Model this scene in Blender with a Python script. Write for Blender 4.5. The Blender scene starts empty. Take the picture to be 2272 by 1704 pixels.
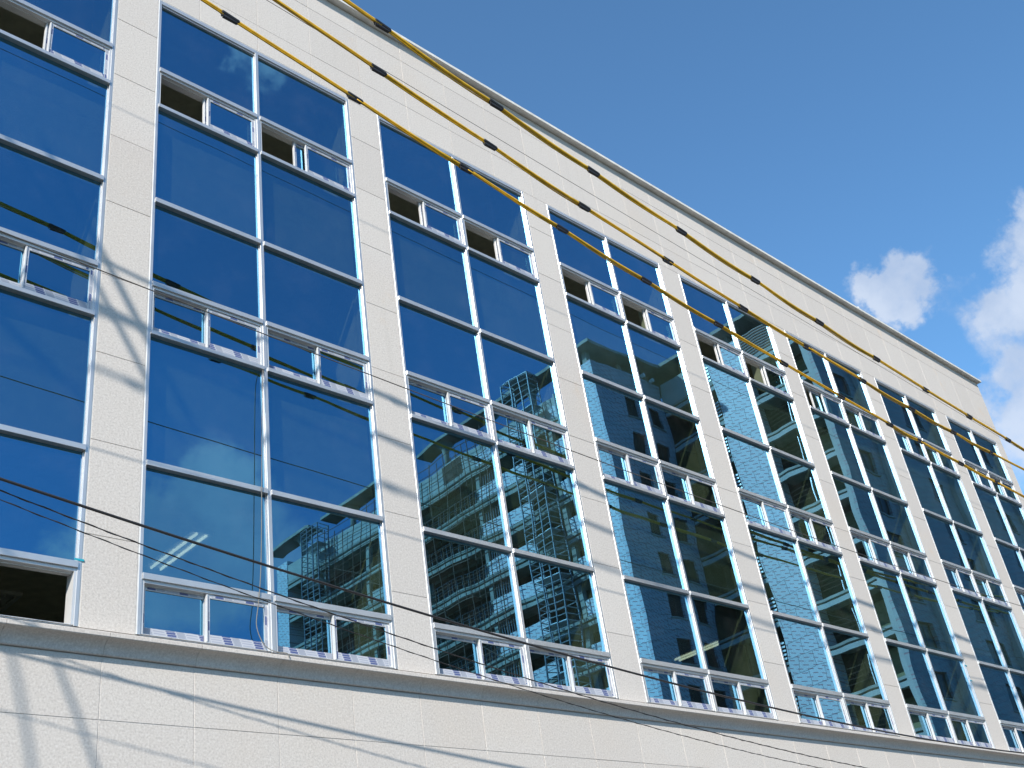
import bpy, math, random
from mathutils import Vector, Matrix
random.seed(7)
R = math.radians
scene = bpy.context.scene
col = scene.collection

# ------------------------------------------------------------------ camera
cam_d = bpy.data.cameras.new('camera'); cam = bpy.data.objects.new('camera', cam_d); col.objects.link(cam)
scene.camera = cam
cam_d.sensor_width = 36.0; cam_d.lens = 39.0902
cam_d.clip_start = 0.05; cam_d.clip_end = 3000
right = Vector((0.72247368, -0.67732405, -0.1387945))
down = Vector((0.26862907, 0.45996196, -0.84632938))
fwd = Vector((0.63707943, 0.57416647, 0.51425934))
M = Matrix((right, -down, -fwd)).transposed().to_4x4()
M.translation = Vector((-4.817, -9.650, 1.598))
cam.matrix_world = M
scene.render.resolution_x = 1024; scene.render.resolution_y = 768

# ------------------------------------------------------------------ sun and sky
TO_SUN = Vector((-1.75, -1.0, 1.28)).normalized()
sun_el = math.asin(TO_SUN.z)
sun_az = math.atan2(TO_SUN.x, TO_SUN.y)          # clockwise from +Y
sd = bpy.data.lights.new('sun', 'SUN'); so = bpy.data.objects.new('sun', sd); col.objects.link(so)
sd.energy = 4.35; sd.angle = R(0.7); sd.color = (1.0, 0.925, 0.82)
so.rotation_euler = TO_SUN.to_track_quat('Z', 'Y').to_euler()
so.location = (-20, -30, 60)

world = bpy.data.worlds.new('World'); scene.world = world; world.use_nodes = True
wn, wl = world.node_tree.nodes, world.node_tree.links
wn.clear()
def N(t, **kw):
    n = wn.new(t)
    for k, v in kw.items(): setattr(n, k, v)
    return n
out = N('ShaderNodeOutputWorld'); bg = N('ShaderNodeBackground'); sky = N('ShaderNodeTexSky')
sky.sky_type = 'NISHITA'; sky.sun_disc = False; sky.sun_elevation = sun_el; sky.sun_rotation = sun_az
sky.altitude = 50; sky.air_density = 1.0; sky.dust_density = 0.2; sky.ozone_density = 9.0
bg.inputs['Strength'].default_value = 0.15
tc = N('ShaderNodeTexCoord')
def wmath(op, a, b=None, c=None):
    n = N('ShaderNodeMath', operation=op)
    for i, v in enumerate((a, b, c)):
        if v is None: continue
        if isinstance(v, (int, float)): n.inputs[i].default_value = v
        else: wl.new(v, n.inputs[i])
    return n.outputs[0]
# fair-weather cumulus: soft tufts at given bearings, broken up by noise, and a sparse field elsewhere
nz = N('ShaderNodeTexNoise'); nz.inputs['Scale'].default_value = 9.0; nz.inputs['Detail'].default_value = 7.0; nz.inputs['Roughness'].default_value = 0.58
wl.new(tc.outputs['Generated'], nz.inputs['Vector'])
nfac = nz.outputs['Fac']
nzb = N('ShaderNodeTexNoise'); nzb.inputs['Scale'].default_value = 26.0; nzb.inputs['Detail'].default_value = 5.0; nzb.inputs['Roughness'].default_value = 0.6
wl.new(tc.outputs['Generated'], nzb.inputs['Vector'])
blobs = [((0.808, 0.274, 0.521), 0.029), ((0.823, 0.267, 0.501), 0.031), ((0.809, 0.295, 0.509), 0.028), ((0.821, 0.290, 0.492), 0.026),
         ((0.855, 0.228, 0.466), 0.033), ((0.859, 0.203, 0.470), 0.038), ((0.841, 0.183, 0.510), 0.028), ((0.878, 0.244, 0.412), 0.038),
         ((0.895, 0.254, 0.367), 0.055), ((0.90, 0.20, 0.39), 0.06), ((0.88, 0.12, 0.46), 0.08),
         ((0.439, -0.788, 0.431), 0.075), ((0.457, -0.765, 0.457), 0.045), ((0.417, -0.816, 0.401), 0.075), ((0.48, -0.788, 0.390), 0.075),
         ((0.36, -0.86, 0.36), 0.08), ((0.55, -0.74, 0.39), 0.05), ((0.352, -0.562, 0.748), 0.024), ((0.375, -0.560, 0.738), 0.026)]
# ragged look-up direction, so that no tuft keeps a round outline
warp = N('ShaderNodeVectorMath', operation='SUBTRACT'); wl.new(nzb.outputs['Color'], warp.inputs[0]); warp.inputs[1].default_value = (.5, .5, .5)
wsc = N('ShaderNodeVectorMath', operation='SCALE'); wl.new(warp.outputs[0], wsc.inputs[0]); wsc.inputs['Scale'].default_value = 0.075
wdir = N('ShaderNodeVectorMath', operation='ADD'); wl.new(tc.outputs['Generated'], wdir.inputs[0]); wl.new(wsc.outputs[0], wdir.inputs[1])
best = None
for (d, r) in blobs:
    v = N('ShaderNodeVectorMath', operation='DISTANCE')
    wl.new(wdir.outputs[0], v.inputs[0]); v.inputs[1].default_value = Vector(d).normalized()
    q_ = wmath('DIVIDE', v.outputs['Value'], r)
    s = wmath('EXPONENT', wmath('MULTIPLY', wmath('MULTIPLY', q_, q_), -1.6))
    best = s if best is None else wmath('ADD', best, s)
nzc = N('ShaderNodeTexNoise'); nzc.inputs['Scale'].default_value = 75.0; nzc.inputs['Detail'].default_value = 4.0; nzc.inputs['Roughness'].default_value = 0.6
wl.new(tc.outputs['Generated'], nzc.inputs['Vector'])
best = wmath('SUBTRACT', wmath('MINIMUM', best, 1.25), 0.42)
shape = wmath('ADD', wmath('ADD', best, wmath('MULTIPLY', wmath('SUBTRACT', nfac, 0.5), 0.8)), wmath('ADD', wmath('MULTIPLY', wmath('SUBTRACT', nzb.outputs['Fac'], 0.5), 0.7), wmath('MULTIPLY', wmath('SUBTRACT', nzc.outputs['Fac'], 0.5), 0.55)))
def smooth(v, lo, hi):
    n = N('ShaderNodeMapRange', interpolation_type='SMOOTHSTEP'); wl.new(v, n.inputs['Value'])
    n.inputs['From Min'].default_value = lo; n.inputs['From Max'].default_value = hi
    return n.outputs['Result']
m1 = smooth(shape, -0.04, 0.86)
nz2 = N('ShaderNodeTexNoise'); nz2.inputs['Scale'].default_value = 4.0; nz2.inputs['Detail'].default_value = 8.0; nz2.inputs['Roughness'].default_value = 0.55
wl.new(tc.outputs['Generated'], nz2.inputs['Vector'])
m2 = wmath('MULTIPLY', smooth(nz2.outputs['Fac'], 0.62, 0.82), 0.5)
mask = wmath('MULTIPLY', wmath('MAXIMUM', m1, m2), 0.85)
mix = N('ShaderNodeMix', data_type='RGBA'); wl.new(mask, mix.inputs['Factor'])
wb = N('ShaderNodeMix', data_type='RGBA', blend_type='MULTIPLY'); wb.inputs['Factor'].default_value = 1.0      # the camera's white balance
wl.new(sky.outputs['Color'], wb.inputs['A']); wb.inputs['B'].default_value = (1.0, 1.07, 0.92, 1)
wl.new(wb.outputs['Result'], mix.inputs['A']); cc = N('ShaderNodeMix', data_type='RGBA'); wl.new(smooth(nz.outputs['Fac'], 0.38, 0.62), cc.inputs['Factor'])
cc.inputs['A'].default_value = (2.15, 2.6, 3.4, 1); cc.inputs['B'].default_value = (2.95, 3.3, 3.9, 1)
wl.new(cc.outputs['Result'], mix.inputs['B'])
wl.new(mix.outputs['Result'], bg.inputs['Color']); wl.new(bg.outputs[0], out.inputs[0])

vs = scene.view_settings
vs.view_transform = 'Standard'; vs.look = 'None'; vs.exposure = 0.68; vs.gamma = 1.0; vs.use_curve_mapping = False
scene.cycles.max_bounces = 8; scene.cycles.glossy_bounces = 5; scene.cycles.transparent_max_bounces = 24
scene.cycles.caustics_reflective = False; scene.cycles.caustics_refractive = False

# ------------------------------------------------------------------ materials
class Mat:
    def __init__(s, name):
        s.m = bpy.data.materials.new(name); s.m.use_nodes = True
        s.n, s.l = s.m.node_tree.nodes, s.m.node_tree.links
        s.bsdf = s.n.get('Principled BSDF'); s.out = s.n.get('Material Output')
    def node(s, t, **kw):
        n = s.n.new(t)
        for k, v in kw.items(): setattr(n, k, v)
        return n
    def math(s, op, a, b=None):
        n = s.node('ShaderNodeMath', operation=op)
        for i, v in enumerate((a, b)):
            if v is None: continue
            if isinstance(v, (int, float)): n.inputs[i].default_value = v
            else: s.l.new(v, n.inputs[i])
        return n.outputs[0]
    def mixc(s, f, a, b):
        n = s.node('ShaderNodeMix', data_type='RGBA')
        for k, v in (('Factor', f), ('A', a), ('B', b)):
            if isinstance(v, (int, float)): n.inputs[k].default_value = v
            elif isinstance(v, tuple): n.inputs[k].default_value = (*v, 1)
            else: s.l.new(v, n.inputs[k])
        return n.outputs['Result']
    def noise(s, scale, detail=3, rough=.5, vec=None):
        n = s.node('ShaderNodeTexNoise'); n.inputs['Scale'].default_value = scale
        n.inputs['Detail'].default_value = detail; n.inputs['Roughness'].default_value = rough
        if vec is None:
            g = s.node('ShaderNodeNewGeometry'); vec = g.outputs['Position']
        s.l.new(vec, n.inputs['Vector']); return n
    def ramp(s, v, lo, hi):
        n = s.node('ShaderNodeMapRange', interpolation_type='SMOOTHSTEP'); s.l.new(v, n.inputs['Value'])
        n.inputs['From Min'].default_value = lo; n.inputs['From Max'].default_value = hi; return n.outputs['Result']
    def set(s, **kw):
        for k, v in kw.items():
            i = s.bsdf.inputs[k.replace('_', ' ')]
            if isinstance(v, (int, float)): i.default_value = v
            elif isinstance(v, tuple): i.default_value = (*v, 1)
            else: s.l.new(v, i)
    def bump(s, h, strength, dist):
        b = s.node('ShaderNodeBump'); b.inputs['Strength'].default_value = strength; b.inputs['Distance'].default_value = dist
        s.l.new(h, b.inputs['Height']); s.l.new(b.outputs[0], s.bsdf.inputs['Normal'])

def simple(name, c, rough=.6, metal=0., var=.12, scale=6., bump=0.):
    k = Mat(name); n = k.noise(scale, 5)
    c2 = tuple(x * (1 - var) for x in c); c1 = tuple(min(1, x * (1 + var * .6)) for x in c)
    k.set(Base_Color=k.mixc(k.ramp(n.outputs['Fac'], .3, .7), c2, c1), Roughness=rough, Metallic=metal)
    if bump: k.bump(n.outputs['Fac'], bump, .01)
    return k.m

def granite():
    k = Mat('bush_hammered_granite')
    oi = k.node('ShaderNodeObjectInfo')
    base = k.mixc(oi.outputs['Random'], (.555, .515, .478), (.595, .555, .515))
    big = k.noise(0.55, 4)
    base = k.mixc(k.math('MULTIPLY', k.ramp(big.outputs['Fac'], .52, .78), .45), base, (.58, .51, .44))
    sp = k.noise(95, 2, .7); sp2 = k.noise(46, 2, .6)
    base = k.mixc(k.math('MULTIPLY', k.ramp(sp.outputs['Fac'], .54, .68), .50), base, (.36, .335, .31))
    base = k.mixc(k.math('MULTIPLY', k.ramp(sp2.outputs['Fac'], .52, .66), .45), base, (.39, .365, .34))
    base = k.mixc(k.math('MULTIPLY', k.ramp(sp2.outputs['Fac'], .48, .34), .40), base, (.72, .695, .66))
    stv = k.node('ShaderNodeVectorMath', operation='MULTIPLY'); gp = k.node('ShaderNodeNewGeometry'); k.l.new(gp.outputs['Position'], stv.inputs[0]); stv.inputs[1].default_value = (5.5, 5.5, .22)
    stn = k.noise(1.0, 4, .6, stv.outputs[0])
    base = k.mixc(k.math('MULTIPLY', k.ramp(stn.outputs['Fac'], .55, .78), .22), base, (.40, .375, .34))
    # rust weeping from a few fixings
    st = k.noise(1.3, 5, .6); pos = k.node('ShaderNodeNewGeometry')
    st2 = k.noise(.35, 1)
    rust = k.math('MULTIPLY', k.ramp(st.outputs['Fac'], .60, .74), k.ramp(st2.outputs['Fac'], .50, .60))
    base = k.mixc(k.math('MULTIPLY', rust, .30), base, (.62, .42, .24))
    k.set(Base_Color=base, Roughness=.85)
    k.bump(sp2.outputs['Fac'], .22, .006)
    return k.m

def glass(name, amp, tint=(.055, .245, .41), trans=(.145, .185, .15)):
    k = Mat(name); k.n.remove(k.bsdf)
    g = k.node('ShaderNodeNewGeometry'); oi = k.node('ShaderNodeObjectInfo')
    sc = k.node('ShaderNodeVectorMath', operation='MULTIPLY'); k.l.new(g.outputs['Position'], sc.inputs[0]); sc.inputs[1].default_value = (1.0, 1.0, .75)
    off = k.node('ShaderNodeCombineXYZ'); k.l.new(k.math('MULTIPLY', oi.outputs['Random'], 57.), off.inputs[0]); k.l.new(k.math('MULTIPLY', oi.outputs['Random'], 91.), off.inputs[2])
    ad = k.node('ShaderNodeVectorMath', operation='ADD'); k.l.new(sc.outputs[0], ad.inputs[0]); k.l.new(off.outputs[0], ad.inputs[1])
    nz = k.noise(1.25, 1.2, .4, ad.outputs[0])
    sub = k.node('ShaderNodeVectorMath', operation='SUBTRACT'); k.l.new(nz.outputs['Color'], sub.inputs[0]); sub.inputs[1].default_value = (.5, .5, .5)
    ml = k.node('ShaderNodeVectorMath', operation='MULTIPLY'); k.l.new(sub.outputs[0], ml.inputs[0]); ml.inputs[1].default_value = (amp, 0, amp)
    a2 = k.node('ShaderNodeVectorMath', operation='ADD'); k.l.new(g.outputs['Normal'], a2.inputs[0]); k.l.new(ml.outputs[0], a2.inputs[1])
    nr = k.node('ShaderNodeVectorMath', operation='NORMALIZE'); k.l.new(a2.outputs[0], nr.inputs[0])
    fz = k.node('ShaderNodeFresnel'); fz.inputs['IOR'].default_value = 1.5
    tone = k.mixc(oi.outputs['Random'], tuple(t_*.90 for t_ in tint), tuple(t_*1.08 for t_ in tint))
    gl = k.node('ShaderNodeBsdfGlossy'); gl.inputs['Roughness'].default_value = 0.0
    k.l.new(k.mixc(fz.outputs[0], tone, (.72, .88, 1.)), gl.inputs['Color'])
    k.l.new(nr.outputs[0], gl.inputs['Normal'])
    tr = k.node('ShaderNodeBsdfTransparent'); tr.inputs['Color'].default_value = (*trans, 1)
    # a thin film of site dust on the outside
    df = k.node('ShaderNodeBsdfDiffuse'); dn = k.noise(1.6, 6, .65)
    k.l.new(k.mixc(k.ramp(dn.outputs['Fac'], .45, .8), (.002, .003, .003), (.012, .013, .013)), df.inputs['Color'])
    a = k.node('ShaderNodeAddShader'); k.l.new(gl.outputs[0], a.inputs[0]); k.l.new(tr.outputs[0], a.inputs[1])
    c = k.node('ShaderNodeAddShader'); k.l.new(a.outputs[0], c.inputs[0]); k.l.new(df.outputs[0], c.inputs[1])
    # leaving the sheet through its far face costs nothing more: the coating and tint are counted once
    cl = k.node('ShaderNodeBsdfTransparent')
    b = k.node('ShaderNodeMixShader'); k.l.new(g.outputs['Backfacing'], b.inputs[0]); k.l.new(c.outputs[0], b.inputs[1]); k.l.new(cl.outputs[0], b.inputs[2])
    k.l.new(b.outputs[0], k.out.inputs['Surface'])
    return k.m

def tape():
    """protective film printed with blue blocks, grey blocks and rows of small text"""
    k = Mat('printed_protective_tape')
    uv = k.node('ShaderNodeUVMap'); sx = k.node('ShaderNodeSeparateXYZ'); k.l.new(uv.outputs[0], sx.inputs[0])
    u, v = sx.outputs[0], sx.outputs[1]
    row = k.math('FLOOR', k.math('MULTIPLY', v, 42.))
    ph = k.math('FRACT', k.math('ADD', k.math('DIVIDE', u, .36), k.math('MULTIPLY', row, .03)))
    fr = k.math('FRACT', k.math('MULTIPLY', v, 42.))
    band = k.math('MULTIPLY', k.math('GREATER_THAN', fr, .08), k.math('LESS_THAN', fr, .90))
    blue = k.math('MULTIPLY', k.math('MULTIPLY', k.math('GREATER_THAN', ph, .03), k.math('LESS_THAN', ph, .30)), band)
    grey = k.math('MULTIPLY', k.math('GREATER_THAN', ph, .34), k.math('LESS_THAN', ph, .58))
    txt = k.math('MULTIPLY', k.math('MULTIPLY', k.math('GREATER_THAN', ph, .63), k.math('LESS_THAN', ph, .97)),
                 k.math('MULTIPLY', k.math('GREATER_THAN', fr, .35), k.math('LESS_THAN', fr, .70)))
    c = k.mixc(k.math('MULTIPLY', grey, .75), (.47, .49, .54), (.27, .30, .37))
    c = k.mixc(k.math('MULTIPLY', txt, .6), c, (.20, .23, .34))
    c = k.mixc(k.math('MULTIPLY', blue, .9), c, (.028, .055, .21))
    k.set(Base_Color=c, Roughness=.45)
    return k.m

def insulation(name, axis, c=(.60, .62, .64)):
    """foil-faced insulation boards: joints, red brand dashes, dark fixings"""
    k = Mat(name); g = k.node('ShaderNodeNewGeometry'); sx = k.node('ShaderNodeSeparateXYZ'); k.l.new(g.outputs['Position'], sx.inputs[0])
    h = sx.outputs[axis]; z = sx.outputs[2]
    wob = k.noise(.8, 2); zz = k.math('ADD', z, k.math('MULTIPLY', wob.outputs['Fac'], .25)); hh = k.math('ADD', h, k.math('MULTIPLY', wob.outputs['Fac'], .2))
    cb = k.node('ShaderNodeCombineXYZ'); k.l.new(hh, cb.inputs[0]); k.l.new(zz, cb.inputs[1])
    br = k.node('ShaderNodeTexBrick'); k.l.new(cb.outputs[0], br.inputs['Vector'])
    br.inputs['Scale'].default_value = 1.0; br.inputs['Mortar Size'].default_value = .014; br.inputs['Brick Width'].default_value = 1.1; br.inputs['Row Height'].default_value = .95
    br.inputs['Color1'].default_value = (*c, 1); br.inputs['Color2'].default_value = (*[x * .90 for x in c], 1); br.inputs['Mortar'].default_value = (.10, .11, .12, 1)
    zd = k.math('FRACT', k.math('DIVIDE', k.math('ADD', z, k.math('MULTIPLY', h, .35)), .235))
    rw = k.math('FLOOR', k.math('DIVIDE', k.math('ADD', z, k.math('MULTIPLY', h, .35)), .235))
    hd = k.math('FRACT', k.math('ADD', k.math('DIVIDE', h, .62), k.math('MULTIPLY', rw, .37)))
    dash = k.math('MULTIPLY', k.math('LESS_THAN', zd, .24), k.math('LESS_THAN', hd, .55))
    cc = k.mixc(k.math('MULTIPLY', dash, .85), br.outputs['Color'], (.30, .10, .12))
    k.set(Base_Color=cc, Roughness=.6)
    return k.m

MT = {}
MT['granite'] = granite()
MT['joint'] = simple('grey_joint_sealant', (.56, .55, .53), .9)
MT['alu'] = simple('silver_anodised_aluminium', (.60, .61, .62), .36, .62, .06, 3.)
MT['alu2'] = simple('pale_aluminium_sash', (.66, .67, .68), .42, .35, .06, 3.)
MT['sealant'] = simple('white_sealant', (.78, .77, .74), .7)
MT['glass'] = glass('blue_reflective_glass', .0066)
MT['sglass'] = glass('blue_reflective_sash_glass', .0040)
MT['tape'] = tape()
MT['cap'] = simple('pale_metal_coping', (.72, .71, .66), .5, .1)
MT['plaster'] = simple('pale_interior_plaster', (.60, .56, .46), .9)
MT['concrete'] = simple('grey_concrete', (.50, .49, .46), .9, 0, .2, 1.2, .2)
MT['ceil'] = simple('suspended_ceiling_board', (.70, .66, .54), .9)
MT['fixture'] = simple('white_enamel', (.75, .75, .72), .5)
MT['yellow'] = simple('yellow_insulating_hose', (.70, .41, .010), .42, 0, .18, 9.)
MT['black'] = simple('black_rubber', (.016, .016, .018), .55)
MT['cable'] = simple('black_cable_sheath', (.022, .021, .022), .5)
MT['steelwire'] = simple('weathered_steel_wire', (.16, .14, .12), .5, .6)
MT['string'] = simple('grey_cord', (.17, .17, .16), .8)
MT['asphalt'] = simple('asphalt', (.055, .055, .056), .9, 0, .25, 2., .2)
MT['paving'] = simple('concrete_paving', (.14, .135, .13), .9, 0, .15, 1.5, .2)
MT['kerb'] = simple('kerb_concrete', (.40, .39, .37), .9)
MT['earth'] = simple('dry_earth', (.10, .088, .072), .95, 0, .25, .3, .2)
MT['paint'] = simple('road_paint_white', (.75, .75, .72), .7)
MT['raw'] = simple('raw_concrete_frame', (.33, .33, .29), .9, 0, .25, .7, .2)
MT['rawdark'] = simple('unfinished_block_wall', (.055, .055, .045), .95, 0, .3, .9)  # base tone lowered to carry the shade deep inside the loggias
MT['render'] = simple('pale_cement_render', (.40, .41, .38), .9, 0, .12, .6)
MT['rust'] = simple('rusty_scaffold_tube', (.16, .09, .06), .7, .2)
MT['galv'] = simple('galvanised_steel', (.50, .52, .53), .45, .5)
MT['mast'] = simple('dark_hoist_steel', (.13, .15, .17), .45, .5)
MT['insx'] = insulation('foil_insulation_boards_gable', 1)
MT['insz'] = insulation('shaded_boards_front', 0, (.30, .32, .31))  # insulation boards with the shade on block two's front put into the colour
MT['insy'] = insulation('foil_insulation_boards_front', 0, (.46, .49, .53))  # same foil boards, base colour lowered for the shade on block one's front
MT['darkglass'] = simple('dark_unglazed_opening', (.015, .016, .017), .5)
MT['olive'] = simple('olive_site_sheeting', (.22, .20, .10), .8, 0, .3, .4)
k = Mat('lit_fluorescent_tube'); k.set(Base_Color=(.9, .9, .9), Emission_Color=(1., 1., .9), Emission_Strength=1.1); MT['tube'] = k.m
MT['spandrel'] = simple('pale_spandrel_board', (.44, .45, .40), .9)
MT['bluetape'] = simple('turquoise_masking_tape', (.02, .35, .45), .6)

# ------------------------------------------------------------------ mesh helpers
class MB:
    def __init__(s): s.v = []; s.f = []; s.uv = {}
    def box(s, x0, x1, y0, y1, z0, z1):
        b = len(s.v)
        s.v += [(x0,y0,z0),(x1,y0,z0),(x1,y1,z0),(x0,y1,z0),(x0,y0,z1),(x1,y0,z1),(x1,y1,z1),(x0,y1,z1)]
        s.f += [tuple(b+i for i in q) for q in ((0,3,2,1),(4,5,6,7),(0,1,5,4),(1,2,6,5),(2,3,7,6),(3,0,4,7))]
        return s
    def chamfer(s, x0, x1, y0, y1, z0, z1, c):
        """slab lying in XZ whose front (y0) edges are chamfered"""
        b = len(s.v)
        s.v += [(x0,y1,z0),(x1,y1,z0),(x1,y1,z1),(x0,y1,z1),(x0,y0+c,z0),(x1,y0+c,z0),(x1,y0+c,z1),(x0,y0+c,z1),
                (x0+c,y0,z0+c),(x1-c,y0,z0+c),(x1-c,y0,z1-c),(x0+c,y0,z1-c)]
        q = [(0,3,2,1),(8,9,10,11)]
        for i in range(4):
            j = (i+1) % 4; q += [(i, j, 4+j, 4+i), (4+i, 4+j, 8+j, 8+i)]
        s.f += [tuple(b+i for i in t) for t in q]
        return s
    def prism(s, pts, a0, a1, axis='x'):
        """extrude a closed 2D profile; axis x: pts=(y,z); axis y: pts=(x,z); axis z: pts=(x,y)"""
        b = len(s.v); n = len(pts)
        mk = {'x': lambda a, p: (a, p[0], p[1]), 'y': lambda a, p: (p[0], a, p[1]), 'z': lambda a, p: (p[0], p[1], a)}[axis]
        s.v += [mk(a0, p) for p in pts] + [mk(a1, p) for p in pts]
        s.f += [tuple(b+i for i in range(n))[::-1], tuple(b+n+i for i in range(n))]
        s.f += [(b+i, b+(i+1) % n, b+n+(i+1) % n, b+n+i) for i in range(n)]
        return s
    def tube(s, pts, r, seg=8, caps=True):
        pts = [Vector(p) for p in pts]; b = len(s.v); n = len(pts)
        up = Vector((0, 0, 1))
        for i, p in enumerate(pts):
            t = (pts[min(i+1, n-1)] - pts[max(i-1, 0)]).normalized()
            u = up if abs(t.z) < .9 else Vector((1, 0, 0))
            a = t.cross(u).normalized(); c = a.cross(t).normalized()
            rr = r[i] if isinstance(r, (list, tuple)) else r
            for j in range(seg):
                th = 2*math.pi*j/seg; s.v.append(tuple(p + a*math.cos(th)*rr + c*math.sin(th)*rr))
        for i in range(n-1):
            for j in range(seg):
                k2 = (j+1) % seg; s.f.append((b+i*seg+j, b+i*seg+k2, b+(i+1)*seg+k2, b+(i+1)*seg+j))
        if caps:
            s.f.append(tuple(b+j for j in range(seg))[::-1]); s.f.append(tuple(b+(n-1)*seg+j for j in range(seg)))
        return s
    def build(s, name, mat, parent=None, smooth=False, **props):
        me = bpy.data.meshes.new(name); me.from_pydata(s.v, [], s.f); me.update()
        me.materials.append(MT[mat] if isinstance(mat, str) else mat)
        if smooth:
            for p in me.polygons: p.use_smooth = True
        o = bpy.data.objects.new(name, me); col.objects.link(o)
        if parent is not None: o.parent = parent
        for k_, v_ in props.items(): o[k_] = v_
        return o

def fixnormals(o):
    import bmesh
    bm = bmesh.new(); bm.from_mesh(o.data); bmesh.ops.recalc_face_normals(bm, faces=bm.faces); bm.to_mesh(o.data); bm.free(); return o

def empty(name, loc, label, cat, group=None):
    o = bpy.data.objects.new(name, None); col.objects.link(o); o.location = loc
    o['label'] = label; o['category'] = cat
    if group: o['group'] = group
    bpy.context.view_layer.update()
    return o
def adopt(parent):
    """children were built in world coordinates: keep them there"""
    for c in parent.children:
        c.matrix_parent_inverse = Matrix.Translation(-parent.location)
def tag(o, label, cat, group=None):
    o['label'] = label; o['category'] = cat
    if group: o['group'] = group
    return o

# ------------------------------------------------------------------ the ground
g = MB(); g.v = [(-900,-900,-.02),(900,-900,-.02),(900,900,-.02),(-900,900,-.02)]; g.f = [(0,1,2,3)]
g.build('ground', 'earth', kind='structure')
MB().box(-120, 160, -13.0, -3.2, -.3, 0).build('road', 'asphalt', kind='structure')
MB().box(-120, 160, -3.2+.15, 0, -.3, .13).build('pavement', 'paving', kind='structure')
MB().box(-120, 160, -3.2, -3.2+.147, -.3, .14).build('kerb', 'kerb', kind='structure')
MB().box(-120, 160, -17.5, -13.15, -.3, .13).build('pavement', 'paving', kind='structure')
MB().box(-120, 160, -13.147, -13.0, -.3, .14).build('kerb', 'kerb', kind='structure')
lm = MB()
for i in range(46):
    x = -118 + i*6; lm.box(x, x+3, -8.17, -8.03, .0, .004)
lm.build('lane_marking', 'paint', kind='structure')

# ------------------------------------------------------------------ the office building
B = empty('office_building', (0, 0, 0), 'long pale granite office building with tall bays of blue mirror glass', 'building')
XL = [-7.54, -3.77, 0.0, 3.746, 7.581, 11.400, 15.196, 19.115, 22.841]
XR = [-4.33, -0.559, 3.197, 7.007, 10.810, 14.643, 18.496, 22.239, 25.888]
MUL = [-5.94, -2.16, 1.545, 5.345, 9.195, 13.015, 16.865, 20.63, 24.29]       # mullion centres
X0, X1 = -8.12, 26.33
ZT, ZB, SL = 14.64, 5.535, 5.545
GAP = .0028
def joints(x0, x1, step=.948, ref=1.575):
    k0 = math.ceil((x0 - ref) / step + .15); xs = [x0]
    while ref + k0*step < x1 - .12: xs.append(ref + k0*step); k0 += 1
    return xs + [x1]
def panel(x0, x1, z0, z1, dy=0.):
    MB().chamfer(x0+GAP, x1-GAP, dy + random.uniform(-.0012, .0012), .045, z0+GAP, z1-GAP, .002).build('stone_panel', 'granite', B)
xs = joints(X0, X1)
for z0, z1 in ((ZT, 15.20), (15.20, 16.29), (16.29, 16.745)):
    for a, b in zip(xs, xs[1:]): panel(a, b, z0, z1)
piers = [(X0, XL[0])] + [(XR[i], XL[i+1]) for i in range(8)] + [(XR[8], X1)]
zj = [ZB, 6.49, 7.54, 8.61, 9.66, 10.73, 11.78, 12.83, 13.85, ZT]
for a, b in piers:
    for z0, z1 in zip(zj, zj[1:]): panel(a, b, z0, z1)
for z0, z1 in ((4.70, 5.27), (3.65, 4.70)):
    for a, b in zip(xs, xs[1:]): panel(a, b, z0, z1)
wb = MB()
for r in range(4):
    for a, b in zip(xs, xs[1:]): wb.chamfer(a+GAP, b-GAP, 0, .045, r*.9125+GAP, (r+1)*.9125-GAP, .003)
wb.build('wall_base', 'granite', B, kind='stuff')
# backing behind the joints, and the body of the building
bk = MB()
bk.box(X0+.02, X1-.02, .006, .25, .0, 5.285); bk.box(X0+.02, X1-.02, .061, .25, 5.285, 5.5449); bk.box(X0+.02, X1-.02, .006, .25, ZT+.01, 16.74)
for a, b in piers: bk.box(a+.012, b-.012, .006, .25, 5.545, ZT+.01)
bk.build('backing_wall', 'joint', B)
DEP = 9.0
sw = MB(); sw.box(X0+.02, X0+.25, .251, DEP, 0, 16.7); sw.box(X1-.25, X1-.004, .251, DEP, 0, 16.7)
sw.build('side_wall', 'granite', B)
MB().box(X0+.26, X1-.26, DEP-.25, DEP, 0, 16.7).build('back_wall', 'plaster', B)
# interior storeys
for z in (15.75, 12.05, 8.50, 4.85):
    MB().box(X0+.26, X1-.26, .26, DEP-.26, z, z+.38).build('floor_slab', 'concrete', B)
for zc in (15.25, 11.55, 8.05):
    o = MB().box(X0+.27, X1-.27, .62, DEP-.27, zc, zc+.03).build('ceiling', 'ceil', B)
    o2 = MB().box(X0+.27, X1-.27, .255, .60, zc-.04, zc+.05).build('curtain_box', 'plaster', B)
for i, (a, b) in enumerate(piers[1:-1]):
    MB().box(a-.02, b+.02, .256, .75, 8.89 if i == 1 else 5.24, 15.74).build('interior_column', 'plaster', B)
for s_, (zc) in enumerate((8.05, 11.55, 15.25)):
    for i in range(9):
        for xx in (XL[i]+.75, XL[i]+2.06):
            for y0 in (2.35, 5.2):
                f = MB().box(xx-.16, xx+.16, y0, y0+1.28, zc-.05, zc-.002).build('light_fixture', 'fixture', B)
                lit = (s_ == 0 and y0 < 3 and xx > XL[i]+1.5 and i in (2, 3, 5))
                for dx in (-.07, .07):
                    MB().tube([(xx+dx, y0+.03, zc-.068), (xx+dx, y0+1.25, zc-.068)], .017, 6).build('tube_lamp', 'tube' if lit else 'fixture', f)
# parapet coping
for a, b in zip(xs[::2], xs[2::2] + ([xs[-1]] if len(xs) % 2 == 0 else [])):
    e = .08 if b == xs[-1] else 0
    MB().prism([(-.120,16.750),(-.120,16.808),(-.112,16.818),(.45,16.85),(.45,16.75)], a+.0015, b-.0015+e).build('coping_piece', 'cap', B)
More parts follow.
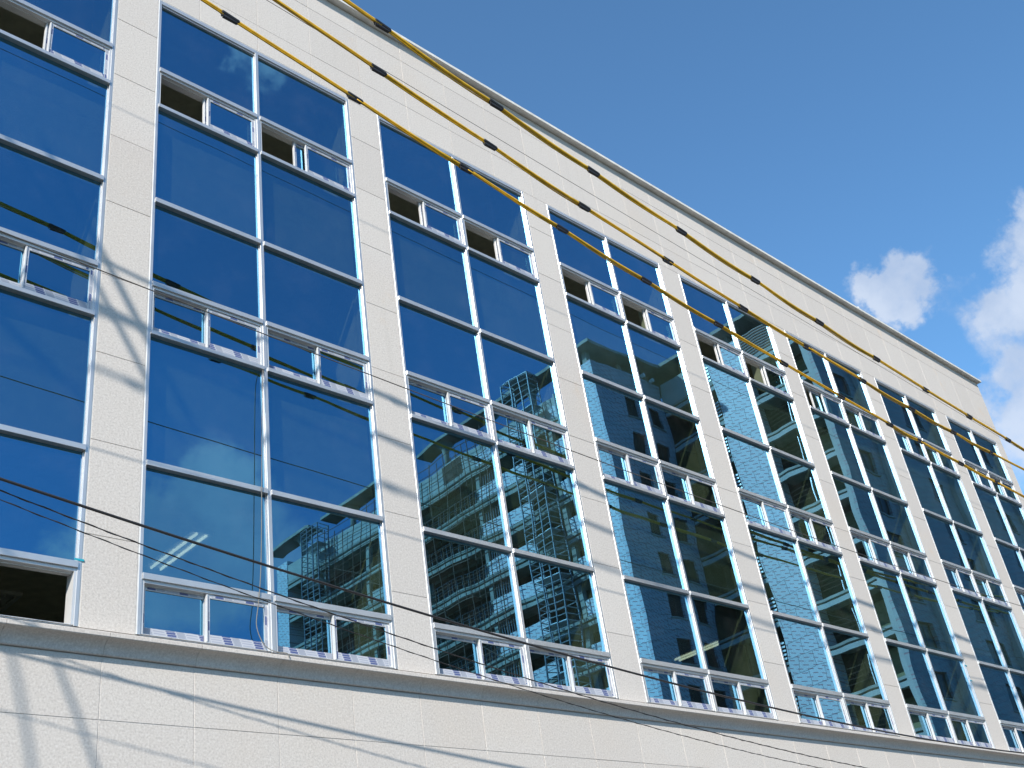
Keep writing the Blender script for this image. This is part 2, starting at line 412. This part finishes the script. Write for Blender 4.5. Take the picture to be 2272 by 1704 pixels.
# cornice: lip, cove and fillet
prof = [(0.06, 5.542), (0.0, 5.530), (-.145, 5.472), (-.150, 5.470), (-.153, 5.464), (-.153, 5.428), (-.148, 5.422)]
for i in range(1, 9):
    t = i/8*math.pi/2
    prof.append((-.140 + .112*math.sin(t), 5.418 - .112*(1-math.cos(t))))
prof += [(-.026, 5.298), (-.018, 5.290), (0.06, 5.290)]
for a, b in zip(xs, xs[1:]):
    o = MB().prism(prof, a+.002, b-.002).build('cornice_stone', 'granite', B); fixnormals(o)
    
# ---- glazing bays
FY0, TY0, GY = -.004, -.020, .043          # frame front, glass plane
ROWS = dict(t1=(13.252, 13.317), b1=(12.598, 12.654), tB=(10.996, 11.062), t2=(9.727, 9.790), b2=(9.050, 9.102), tC=(7.386, 7.447), t3=(6.116, 6.181))
JW, MW = .050, .050
def transom_profile(z0, z1):
    m = .012
    return [(TY0, z0+.002), (TY0+.003, z0), (GY+.05, z0), (GY+.05, z1+m), (GY-.016, z1+m), (GY-.016, z1), (TY0+.003, z1), (TY0, z1-.002)]
def stile_profile(x0, x1, l=True, r=True):
    m = .012
    p = [(x0+.002, FY0), (x0, FY0+.003), (x0, GY-.016)]
    p += [(x0-m, GY-.016), (x0-m, GY+.05)] if l else [(x0, GY+.05)]
    p += [(x1+m, GY+.05), (x1+m, GY-.016)] if r else [(x1, GY+.05)]
    p += [(x1, GY-.016), (x1, FY0+.003), (x1-.002, FY0)]
    return p
def uv_tape(o, strips):
    me = o.data; uvl = me.uv_layers.new(name='UVMap')
    for li, uvc in enumerate(strips): uvl.data[li].uv = uvc
def make_tape(rects, y, parent, seed):
    """rects: (x0,x1,z0,z1,horizontal); thin printed film on the sash face"""
    v, f, uv = [], [], []
    for (x0, x1, z0, z1, hor) in rects:
        u0 = random.random()*3 if hor else random.random()*3
        nseg = 5; jag = [random.uniform(-.004, .004) for _ in range(nseg+1)]
        for s_ in range(nseg):
            t0, t1 = s_/nseg, (s_+1)/nseg
            b = len(v)
            if hor:
                xa, xb = x0+(x1-x0)*t0, x0+(x1-x0)*t1
                q = [(xa, y, z0), (xb, y, z0), (xb, y, z1+jag[s_+1]), (xa, y, z1+jag[s_])]
                uvq = [(u0+xa, 0), (u0+xb, 0), (u0+xb, z1-z0), (u0+xa, z1-z0)]
            else:
                za, zb = z0+(z1-z0)*t0, z0+(z1-z0)*t1
                q = [(x0, y, za), (x1+jag[s_]*.6, y, za), (x1+jag[s_+1]*.6, y, zb), (x0, y, zb)]
                uvq = [(u0+za, 0), (u0+za, x1-x0), (u0+zb, x1-x0), (u0+zb, 0)]
            v += q; f.append((b, b+1, b+2, b+3)); uv += uvq
    me = bpy.data.meshes.new('protective_tape'); me.from_pydata(v, [], f); me.update(); me.materials.append(MT['tape'])
    l = me.uv_layers.new(name='UVMap')
    for i, c in enumerate(uv): l.data[i].uv = c
    o = bpy.data.objects.new('protective_tape', me); col.objects.link(o); o.parent = parent
    return o
def sash(x0, x1, z0, z1, y, parent, wide_bottom):
    """one sliding sash: ring frame with glazing step, pane, printed film"""
    th = .030; st, tr, br = .044, .046, .090 if wide_bottom else .078
    m = MB()
    m.box(x0, x0+st, y, y+th, z0, z1); m.box(x1-st, x1, y, y+th, z0, z1)
    m.box(x0+st, x1-st, y+.001, y+th-.001, z1-tr, z1); m.box(x0+st, x1-st, y+.001, y+th-.001, z0, z0+br)
    # interlock fin on the meeting stile
    m.box(x0+.004, x0+.016, y-.010, y-.0005, z0+.01, z1-.01)
    m.build('sash_frame', 'alu2', parent)
    MB().box(x0+st-.006, x1-st+.006, y+.012, y+.018, z0+br-.006, z1-tr+.006).build('sash_pane', 'sglass', parent)
    rects = [(x0+st, x1-st, z0+.006, z0+br-.002, True), (x0+st+.02, x1-st-.02, z1-tr+.008, z1-.006, True)]
    rects.append((x1-st+.008, x1-.006, z0+.02, z1-.03, False))
    rects.append((x0+.018, x0+st-.004, z0+.02, z1-.03, False))
    make_tape(rects, y-.0012, parent, 0)
OPEN = {(1,0,1): 1., (1,0,0): 1., (2,1,1): .0, (2,0,1): .78}
slide = {}      # (bay,row,col) -> how far the left sash has been slid open
for k_, v_ in {(0,1,0):0, (1,1,1):.97, (1,1,0):.9, (2,1,0):.97, (2,1,1):.78, (3,1,0):.96, (3,1,1):.97, (4,1,0):.97, (4,1,1):.97, (5,1,0):.94, (5,1,1):.95, (6,1,0):.45, (6,1,1):.0, (0,1,1):.9}.items():
    slide[k_] = v_
for i in range(9):
    xl, xr, xm = XL[i], XR[i], MUL[i]
    fr = MB()
    s0, s1 = xl+.012, xr-.012                     # sealant joint round the frame
    fr.prism(stile_profile(s0, xl+JW, l=False), SL, ZT-.012, 'z')
    fr.prism(stile_profile(xr-JW, s1, r=False), SL, ZT-.012, 'z')
    z0, z1 = ZT-.075, ZT-.012
    fr.prism([(FY0, z0), (GY+.05, z0), (GY+.05, z1), (FY0, z1)], xl+JW+.0005, xr-JW-.0005)
    fr.prism([(.012, z0-.03), (GY+.05, z0-.03), (GY+.05, z0-.0005), (.012, z0-.0005)], xl+JW+.013, xr-JW-.013)
    fr.box(xl+JW+.001, xr-JW-.001, .02, GY+.05, SL, SL+.008)
    F = fixnormals(fr.build('window_frame', 'alu', B))
    sl = MB(); sl.box(xl, xl+.011, .001, .06, SL, ZT); sl.box(xr-.011, xr, .001, .06, SL, ZT); sl.box(xl+.011, xr-.011, .001, .06, ZT-.011, ZT)
    sl.build('sealant', 'sealant', F)
    fixnormals(MB().prism(stile_profile(xm-MW/2, xm+MW/2), SL, ZT-.0755, 'z').build('mullion', 'alu', F))
    for c, (a, b) in enumerate(((xl+JW, xm-MW/2), (xm+MW/2, xr-JW))):
        for nm, (z0, z1) in ROWS.items():
            fixnormals(MB().prism(transom_profile(z0, z1), a+.0006, b-.0006).build('transom', 'alu', F))
        for z0, z1 in ((ROWS['t1'][1], ZT-.0755), (ROWS['tB'][1], ROWS['b1'][0]), (ROWS['t2'][1], ROWS['tB'][0]), (ROWS['tC'][1], ROWS['b2'][0]), (ROWS['t3'][1], ROWS['tC'][0])):
            tl = random.uniform(-.0010, .0010); tw = random.uniform(-.0010, .0010)
            m = MB(); y = GY
            m.box(a+.002, b-.002, y, y+.008, z0+.002, z1-.002)
            o = m.build('glass_pane', 'glass', F)
            # panes never sit perfectly in plane
            for vtx in o.data.vertices:
                vtx.co.y += (vtx.co.x-(a+b)/2)*tl + (vtx.co.z-(z0+z1)/2)*tw
        for z0, z1 in ((ROWS['tB'][1], ROWS['b1'][0]), (ROWS['tC'][1], ROWS['b2'][0])):
            MB().box(a-.02, b+.02, .165, .18, z0-.03, z1+.03).build('spandrel_board', 'spandrel', F)
        for row, (z0, z1) in ((1, (ROWS['b1'][1], ROWS['t1'][0])), (2, (ROWS['b2'][1], ROWS['t2'][0])), (3, (SL+.009, ROWS['t3'][0]))):
            # sliding-sash track: ring with an inner step
            t = .026; zb = z0 + (.006 if row < 3 else 0.0)
            tk = MB()
            tk.box(a+.001, a+t, .004, .15, z0+.001, z1-.001); tk.box(b-t, b-.001, .004, .15, z0+.001, z1-.001)
            tk.box(a+t, b-t, .005, .15, z1-t-.006, z1-.001)
            tk.box(a+t, b-t, .005, .15, z0+.001, z0+(.016 if row < 3 else .006))
            tk.box(a+t, b-t, .0525, .0585, z1-t-.02, z1-t-.0065)
            tk.build('sash_track', 'alu2', F)
            ax, bx_ = a+t+.001, b-t-.001; sz0, sz1 = z0+(.017 if row < 3 else .007), z1-t-.007
            w = (bx_-ax)/2 + .022
            sl_ = slide.get((i, row, c), 0.) * (bx_-ax-w-.012)
            rs = 0.
            if i == 1 and row == 3 and c == 1: rs = -(bx_-ax-w-.01)
            sash(ax+sl_, ax+sl_+w, sz0, sz1, .066, F, row > 1)
            sash(bx_-w+rs, bx_+rs, sz0, sz1, .020, F, row > 1)
# scraps of blue masking tape left on frames
for x, z in ((18.49-.03, 7.25), (18.49-.03, 6.93), (-.60, 6.19)):
    MB().box(x-.045, x+.05, FY0-.005, FY0-.0035, z, z+.022).build('masking_tape', 'bluetape', B)
# a bird-shaped fixing and lightning rod base on the coping
MB().tube([(19.62, -.02, 16.83), (19.62, -.02, 16.90)], .02, 8).tube([(19.56, -.02, 16.915), (19.64, -.02, 16.925), (19.70, -.02, 16.955)], [.03, .045, .02], 8).build('coping_fitting', 'fixture', B)

# ------------------------------------------------------------------ overhead wires
def curve(q, x): return Vector((x, q[0]+q[1]*x, q[2]+q[3]*x+q[4]*x*x))
def yellow_line(q, clamps, label):
    root = empty('overhead_wire', curve(q, clamps[0]), label, 'wire', 'yellow sleeved wires above the street')
    xs_ = [-14+.5*i for i in range(120)]
    MB().tube([curve(q, x) for x in xs_], .009, 6).build('conductor', 'cable', root)
    step = (clamps[-1]-clamps[0])/(len(clamps)-1)
    cl = [clamps[0]-step*k_ for k_ in range(6, 0, -1)] + list(clamps) + [clamps[-1]+step*k_ for k_ in range(1, 8)]
    cl = [c for c in cl if -13.4 < c < 38]
    for a, b in zip(cl, cl[1:]):
        n = 14; ph = random.random()*6.28; pts, lip = [], []; turn = random.uniform(-1.2, 1.2)
        for j in range(n+1):
            t = j/n; x = a+.02+(b-a-.04)*t
            s_ = math.sin(math.pi*t)
            p = curve(q, x) + Vector((0, .010*s_*math.sin(ph), -.012*s_ + .006*s_*math.sin(ph+3*t)))
            pts.append(p)
            an = -math.pi/2 + .5*math.sin(ph) + turn*(t-.5)
            lip.append(p + Vector((0, math.cos(an), math.sin(an)))*(.030+.006*s_))
        MB().tube(pts, .0225, 10).tube(lip, .0095, 6).build('insulating_hose', 'yellow', root, smooth=True)
    for c in cl:
        p = curve(q, c); d = (curve(q, c+.1)-curve(q, c-.1)).normalized(); L = .115
        m = MB()
        m.tube([p-d*L, p-d*(L-.012), p+d*(L-.012), p+d*L], [.024, .030, .030, .024], 10)
        m.box(p.x-.09, p.x+.09, p.y-.018, p.y+.018, p.z-.052, p.z-.02)
        ring = [p - d*(L-.01) + Vector((0, .016*math.cos(t*.7), -.045-.016*math.sin(t*.7))) for t in range(10)]
        m.tube(ring, .005, 5)
        m.build('clamp', 'black', root)
    adopt(root); return root
yellow_line((-2.172,.003,11.993,-.135,.003), (-.22,1.5,3.28,5.06,6.84,8.58,10.36,12.11,13.77,14.9,16.56,18.16), 'yellow sleeved wire with black clamps, lowest of the three')
yellow_line((-2.73,.010,11.943,-.136,.004), (1.44,3.22,4.96,6.74,8.58,10.36,12.11,13.86,15.52,17.24), 'yellow sleeved wire with black clamps, middle one of three')
yellow_line((-3.289,.014,11.858,-.115,.003), (1.07,2.82,4.57,6.41,8.19,9.96,11.74,13.49,15.21,16.93), 'yellow sleeved wire with black clamps, uppermost, crossing the roof edge')
def plain_wire(name, q, r, mat, label, x0=-14, x1=45, twist=0.):
    pts = [curve(q, x0+(x1-x0)*i/150) for i in range(151)]
    m = MB().tube(pts, r, 6)
    if twist:
        n = 900; m.tube([curve(q, x0+(x1-x0)*i/n) + Vector((0, math.cos(i*1.05), math.sin(i*1.05)))*twist for i in range(n+1)], r*.7, 4)
    return tag(m.build(name, mat, smooth=True), label, 'wire')
plain_wire('ground_wire', (-1.348,.0094,13.939,-.029,.000156), .0045, 'steelwire', 'thin grey wire running along the stone frieze above the bays')
plain_wire('telephone_wire', (-1.0946,.00234,8.7187,-.0457,.00151), .0062, 'steelwire', 'thin brown wire crossing the middle row of sliding windows')
plain_wire('telephone_cable', (-.98,.0038,6.114,-.1204,.00378), .0130, 'cable', 'thick black cable across the lower windows, heaviest of three')
plain_wire('telephone_cable', (-.9125,-.0012,5.942,-.1815,.00556), .0055, 'cable', 'thin black cable just below the thick black one', twist=.007)
plain_wire('telephone_cable', (-1.2018,.0222,5.6656,-.1777,.00627), .0040, 'cable', 'thinnest twisted black cable, lowest of the three over the cornice', twist=.006)
# cord hanging from the middle transom of the second bay
cp = [(1.500,9.04,-.012), (1.485,8.95,-.028), (1.468,8.77,-.034), (1.450,8.3,-.036), (1.439,7.9,-.036), (1.420,7.3,-.036), (1.403,6.77,-.036), (1.385,6.4,-.034),
      (1.357,6.09,-.032), (1.328,5.90,-.030), (1.322,5.80,-.030), (1.345,5.70,-.036), (1.39,5.60,-.05), (1.45,5.545,-.07), (1.52,5.515,-.10), (1.60,5.49,-.16), (1.62,5.44,-.165)]
pts = []
for a_, b_, c_, d_ in zip([cp[0]]+cp, cp, cp[1:], cp[2:]+[cp[-1]]):
    for i in range(5):
        t = i/5
        f_ = [0.5*((2*b_[k]) + (-a_[k]+c_[k])*t + (2*a_[k]-5*b_[k]+4*c_[k]-d_[k])*t*t + (-a_[k]+3*b_[k]-3*c_[k]+d_[k])*t**3) for k in range(3)]
        pts.append((f_[0], f_[2], f_[1]))
tag(MB().tube(pts, .005, 6).build('hanging_cord', 'string', smooth=True), 'grey cord hanging down the pane of the first full bay', 'cord')

# ------------------------------------------------------------------ the utility pole outside the picture whose hardware shades the pier
P = empty('utility_pole', (-7.4, -2.9, 0), 'concrete utility pole carrying the yellow wires, left of the picture, shading the first pier', 'pole')
MB().tube([(-7.4,-2.9,0), (-7.4,-2.9,15.6)], [.19, .12], 12).build('shaft', 'concrete', P, smooth=True)
MB().tube([(-6.75,-3,15.35), (-5.88,-3,13.89), (-5.39,-3,13.07), (-4.85,-3,12.17)], .036, 8).build('brace', 'galv', P, smooth=True)
MB().tube([(-7.2,-3,15.2), (-6.3,-3,14.05), (-5.75,-3,13.15), (-5.05,-3,12.0)], .030, 8).build('brace', 'galv', P, smooth=True)
MB().tube([(-7.3,-3,13.05), (-4.7,-3,12.90)], .032, 8).build('crossarm', 'galv', P, smooth=True)
MB().box(-7.46,-7.34,-3.7,-1.8, 13.03,13.10).build('crossarm', 'galv', P)
def loop(pts, r):
    MB().tube(pts, r, 8).build('jumper_cable', 'cable', P, smooth=True)
loop([(-7.3,-3,9.9), (-6.75,-3,9.85), (-6.50,-3,9.4), (-6.33,-3,8.85), (-6.18,-3,8.3), (-6.05,-3,7.7), (-6.0,-3,7.0), (-6.6,-3,6.2)], .016)
loop([(-7.3,-3,10.3), (-6.5,-3,10.0), (-6.18,-3,9.45), (-5.97,-3,8.98), (-5.76,-3,8.55), (-5.56,-3,8.1), (-5.42,-3,7.5), (-5.40,-3,6.8), (-5.9,-3,5.9), (-7.3,-3,5.6)], .019)
adopt(P)

# ------------------------------------------------------------------ the apartment block under construction across the street (mirrored in the glass)
def ry(Y): return .086 - Y
A = empty('apartment_block', (60, -40, 0), 'unfinished stepped apartment block across the street, mirrored in the blue glass', 'building')
def abox(name, x0, x1, Ya, Yb, z0, z1, mat, parent=None):
    return MB().box(x0, x1, ry(Yb), ry(Ya), z0, z1).build(name, mat, parent or A)
xa, ya, xb, yb = 47.7, 30.0, 55.1, 18.0
yf = 69.0
# cores (walls behind the loggias) and fronts
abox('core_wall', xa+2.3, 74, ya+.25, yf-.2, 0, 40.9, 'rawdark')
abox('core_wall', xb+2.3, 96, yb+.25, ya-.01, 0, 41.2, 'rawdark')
fl1 = [39.35 - 2.9*k_ for k_ in range(14)]; fl2 = [40.0 - 2.9*k_ for k_ in range(14)]
# block one, side face: slabs, insulated strips, parapets, rails
for n_, z in enumerate(fl1):
    if z < 8: break
    abox('floor_slab', xa, xa+2.3, ya+1.75, yf-1.7, z-.22, z, 'raw')
    abox('downstand_beam', xa+.02, xa+.20, ya+1.75, yf-1.7, z-.62, z-.36, 'raw')
    abox('balcony_parapet', xa-.03, xa+.09, 37.6, 42.6, z+.002, z+1.02, 'insx')
    abox('balcony_parapet', xa-.03, xa+.09, 32.6, 34.6, z+.002, z+1.02, 'insx')
    if n_ % 2 == 0: abox('balcony_parapet', xa-.03, xa+.09, 50.2, 55.5, z+.002, z+.9, 'render')
    if z > 14:
        for Y in (45.2, 48.6, 57.5, 61.0):
            fr = abox('window', xa+2.22, xa+2.298, Y, Y+1.7, z+.5, z+2.3, 'galv')
            for j in range(2): abox('pane', xa+2.205, xa+2.218, Y+.07+j*.83, Y+.80+j*.83, z+.57, z+2.23, 'darkglass', fr)
        m = MB()
        for q_ in range(10): m.tube([(xa+.05, ry(43.0+q_*.62), z), (xa+.05, ry(43.0+q_*.62), z+1.05)], .02, 5)
        m.tube([(xa+.05, ry(42.8), z+1.05), (xa+.05, ry(49.2), z+1.05)], .025, 5); m.tube([(xa+.05, ry(42.8), z+.55), (xa+.05, ry(49.2), z+.55)], .018, 5)
        m.build('balcony_rail', 'galv', A)
        m = MB()
        for q_ in range(9): m.tube([(xa+.4, ry(41.2+q_*.22), z), (xa+.4, ry(41.2+q_*.22), z+2.2)], .025, 5)
        m.build('shoring_prop', 'galv', A, kind='stuff')
for Y in (34.9, 42.75, 49.6, 56.2, 62.0):
    abox('column', xa+.25, xa+.60, Y, Y+.35, 0, 41.0, 'raw')
abox('insulated_wall', xa-.03, xa+2.3, ya+.242, ya+1.72, 0, 41.9, 'insx')
abox('insulated_wall', xa-.03, xa+1.5, yf-1.68, yf, 0, 41.5, 'insx')
# front face of block one, in shade, with two columns of windows
m_ = MB()
def front_wall(x0, x1, Y, cols, floors, zt, mat, name='front_wall'):
    """wall facing the street with real openings: piers and spandrels joined round each opening"""
    m = MB(); th = .24; y0, y1 = ry(Y+th), ry(Y)
    edges = [x0] + [e for c in cols for e in c] + [x1]
    for a, b in zip(edges[::2], edges[1::2]): m.box(a, b, y0, y1, 0, zt)
    for (a, b) in cols:
        zprev = zt
        for z in floors:
            t, s_ = z+2.35, z+.75
            if s_ < 6: break
            if t > zt-.1: continue
            m.box(a, b, y0, y1, t, zprev); zprev = s_
        m.box(a, b, y0, y1, 0, zprev)
    o = m.build(name, mat, A)
    for (a, b) in cols:
        for z in floors:
            t, s_ = z+2.35, z+.75
            if s_ < 10 or t > zt-.1: continue
            w = MB(); yy = ry(Y+.20)
            for (p, q) in ((a, a+.06), (b-.06, b), ((a+b)/2-.03, (a+b)/2+.03)): w.box(p, q, yy, yy+.05, s_, t)
            w.box(a+.06, b-.06, yy+.001, yy+.049, s_, s_+.06); w.box(a+.06, b-.06, yy+.001, yy+.049, t-.06, t)
            wo = w.build('window', 'rawdark', A)
            MB().box(a+.03, b-.03, yy+.02, yy+.03, s_+.03, t-.03).build('pane', 'darkglass', wo)
            MB().box(a-.1, b+.1, ry(Y)-.02, ry(Y)+.07, s_-.10, s_-.002).build('sill', 'raw', wo)
fl1b = [37.25 - 2.9*k_ for k_ in range(13)]
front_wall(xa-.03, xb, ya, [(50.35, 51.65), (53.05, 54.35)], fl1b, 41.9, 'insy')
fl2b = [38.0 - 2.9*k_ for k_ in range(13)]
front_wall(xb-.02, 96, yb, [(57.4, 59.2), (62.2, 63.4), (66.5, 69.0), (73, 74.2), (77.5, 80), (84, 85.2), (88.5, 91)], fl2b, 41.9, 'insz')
# recessed bays and vents that break the long front
for x0, x1 in ((60.2, 61.2), (70.4, 71.6), (81.6, 82.8)):
    abox('shaft_panel', x0, x1, yb-.35, yb-.002, 0, 42.6, 'render')
for z in fl2b[:10]:
    for q_ in range(6): abox('louvre', 71.8, 72.8, yb-.12, yb-.01, z+.9+q_*.22, z+1.02+q_*.22, 'galv')
# block two, side face
abox('insulated_wall', xb-.03, xb+1.5, 23.0, 25.6, 0, 41.9, 'insx')
abox('corner_column', xb-.02, xb+.45, yb+.242, yb+.55, 0, 41.9, 'render')
for n_, z in enumerate(fl2):
    if z < 8: break
    for Ya, Yb in ((yb+.56, 22.98), (25.62, ya-.02)):
        abox('floor_slab', xb, xb+2.3, Ya, Yb, z-.16, z, 'raw')
        abox('downstand_beam', xb+.01, xb+.22, Ya, Yb, z-.58, z-.28, 'render')
    m = MB()
    for hz in (.45, .75, 1.05, 1.35): m.tube([(xb+.06, ry(18.5), z+hz), (xb+.06, ry(22.95), z+hz)], .012, 5)
    m.build('balcony_rail', 'rust', A)
    m = MB()
    for hz in (.15, .4, .65, .9, 1.15): m.box(xb-.05, xb-.01, ry(26.6), ry(25.65), z+hz, z+hz+.12)
    m.build('balcony_louvre', 'galv', A)
    MB().tube([(xb+.10, ry(20.6), z), (xb+.10, ry(20.6), z+1.75)], .05, 6).build('post', 'galv', A)
    MB().tube([(xb+1.2, ry(20.0), z+1.7), (xb+.1, ry(20.6), z+1.7)], .03, 5).build('tie_rod', 'galv', A)
    abox('inner_wall', xb+2.16, xb+2.29, 19.2, 21.4, z+.002, z+2.2, 'olive')
# parapet, canopy roof on flared posts
abox('parapet_wall', xa, xa+.2, 31.9, yf-1.75, 39.36, 41.0, 'render')
for q_ in range(12):
    abox('parapet_batten', xa-.05, xa-.004, 44.0+.0, 46.4, 39.50+q_*.12, 39.55+q_*.12, 'rust')
abox('parapet_wall', xb, xb+.2, yb+.5, ya-.1, 40.02, 42.0, 'render')
for q_ in range(9): abox('parapet_batten', xb-.06, xb-.003, yb+.5, 22.9, 40.15+q_*.21, 40.24+q_*.21, 'rust')
def canopy(x0, x1, Ya, Yb, z, posts, px):
    c = MB()
    n = 16; prof_ = []
    for i in range(n+1):
        t = i/n; e = min(1., min(t, 1-t)*6)
        prof_.append((ry(Ya+(Yb-Ya)*t), z - .30*(1-e*(2-e))*.5))
    pts_ = prof_ + [(p[0], p[1]+.24) for p in reversed(prof_)]
    o = fixnormals(c.prism(pts_, x0, x1).build('roof_canopy', 'raw', A))
    for Y in posts:
        rr = [.24, .24, .30, .42, .60, .85]; zz = [40.9, z-1.0, z-.62, z-.36, z-.14, z+.02]
        MB().tube([(px, ry(Y), q) for q in zz], rr, 14).build('canopy_post', 'raw', o, smooth=True)
canopy(xa-.5, xa+1.1, 63.4, 69.6, 43.0, (65.6,), xa+.5)
canopy(xa-.5, xa+1.1, 50.6, 61.6, 43.0, (53.0, 58.6), xa+.5)
canopy(xa-.5, xa+1.1, 33.0, 48.8, 43.0, (36.5, 41.0, 46.2), xa+.5)
abox('roof_canopy', xa-.5, xb-.52, ya-.5, 32.9, 43.02, 43.26, 'raw')
abox('roof_canopy', xb-.5, xb+3.2, yb-.6, ya+2.5, 43.02, 43.27, 'raw')
abox('roof_canopy', xb+3.22, 96, yb-.6, yb+3, 43.02, 43.26, 'raw')
for (x, Y) in ((xa+.5, ya+.7), (51.6, ya+.8), (54.6, ya+.9), (xb+.8, 24), (xb+.8, 19), (62, 19), (72, 19), (83, 19)):
    abox('canopy_post', x-.2, x+.2, Y-.2, Y+.2, 41.2, 43.03, 'raw')
for (x, z) in ((52.9, 42.05), (54.0, 42.0)):
    MB().tube([(x, ry(ya-.02), z-.02), (x, ry(ya-.30), z)], .16, 10).build('roof_lamp', 'fixture', A)
adopt(A)
for ch in A.children: adopt(ch) if False else None

def lattice(name, x0, x1, Ya, Yb, zt, label, nx=3):
    root = empty(name, (x0, ry(Ya), 0), label, 'scaffolding')
    for i in range(nx+1):
        for x in (x0, x1):
            Y = Ya+(Yb-Ya)*i/nx
            if x == x1 and 0 < i < nx: continue
            MB().tube([(x, ry(Y), 0), (x, ry(Y), zt)], .060, 6).build('standard', 'mast', root)
    zs = []
    z = 8.0
    while z < zt-.02: zs.append(z); z += .45
    zs.append(zt)
    for j, z in enumerate(zs):
        m = MB()
        m.tube([(x0, ry(Ya), z), (x0, ry(Yb), z)], .032, 5)
        if j % 4 == 0: m.tube([(x1, ry(Ya), z), (x1, ry(Yb), z)], .034, 5)
        for Y in (Ya, Yb): m.tube([(x0, ry(Y), z), (x1, ry(Y), z)], .034, 5)
        m.build('ledger_frame', 'galv', root)
        if j % 7 == 2: MB().box(x0+.05, x1-.05, ry(Yb)+.1, ry(Ya)-.1, z+.04, z+.09).build('platform', 'galv', root)
    adopt(root)
lattice('hoist_tower', 46.3, 47.4, 35.0, 37.4, 43.2, 'tall steel lattice hoist tower mirrored in the second full bay')
lattice('hoist_tower', 46.3, 47.4, 60.8, 63.2, 42.1, 'far steel lattice hoist tower mirrored in the first full bay')
S = empty('scaffold', (46.7, ry(42), 0), 'rusty tube scaffold against the unfinished block, mirrored in the second full bay', 'scaffolding')
Ys = [40.4, 42.0, 43.4, 44.9, 46.6, 48.4, 50.2, 52.2, 54.2, 56.4, 58.8, 61.2]
for i, Y in enumerate(Ys):
    for x in (46.5, 47.35):
        MB().tube([(x, ry(Y), 0), (x+random.uniform(-.04,.04), ry(Y+random.uniform(-.05,.05)), 41.0+random.uniform(-.5,1.2))], .035, 6).build('standard', 'rust', S)
z = 9.0; k_ = 0
while z < 41.2:
    m = MB()
    for x in (46.5, 47.35): m.tube([(x, ry(Ys[0]-.3), z+random.uniform(-.05,.05)), (x, ry(Ys[-1]+.3), z+random.uniform(-.05,.05))], .028, 5)
    if k_ % 2 == 0:
        j = k_ % (len(Ys)-2); m.tube([(46.45, ry(Ys[j]), z), (46.45, ry(Ys[j+2]), z+2.3)], .026, 5)
    m.build('ledger', 'rust', S); z += 1.45; k_ += 1
for z in (17.5, 20.4, 23.3, 26.2, 29.1, 32.0, 34.9, 37.8):
    MB().box(46.52, 47.3, ry(49.5), ry(43.2), z, z+.05).build('walkway_board', 'rust', S)
adopt(S)
# drainpipe sheathed in reflective film
tag(MB().tube([(47.5, ry(33.6), 0), (47.5, ry(33.6), 41)], .10, 8).build('drainpipe', 'galv', smooth=True), 'pale vertical pipe on the unfinished block, mirrored in the second full bay', 'pipe')
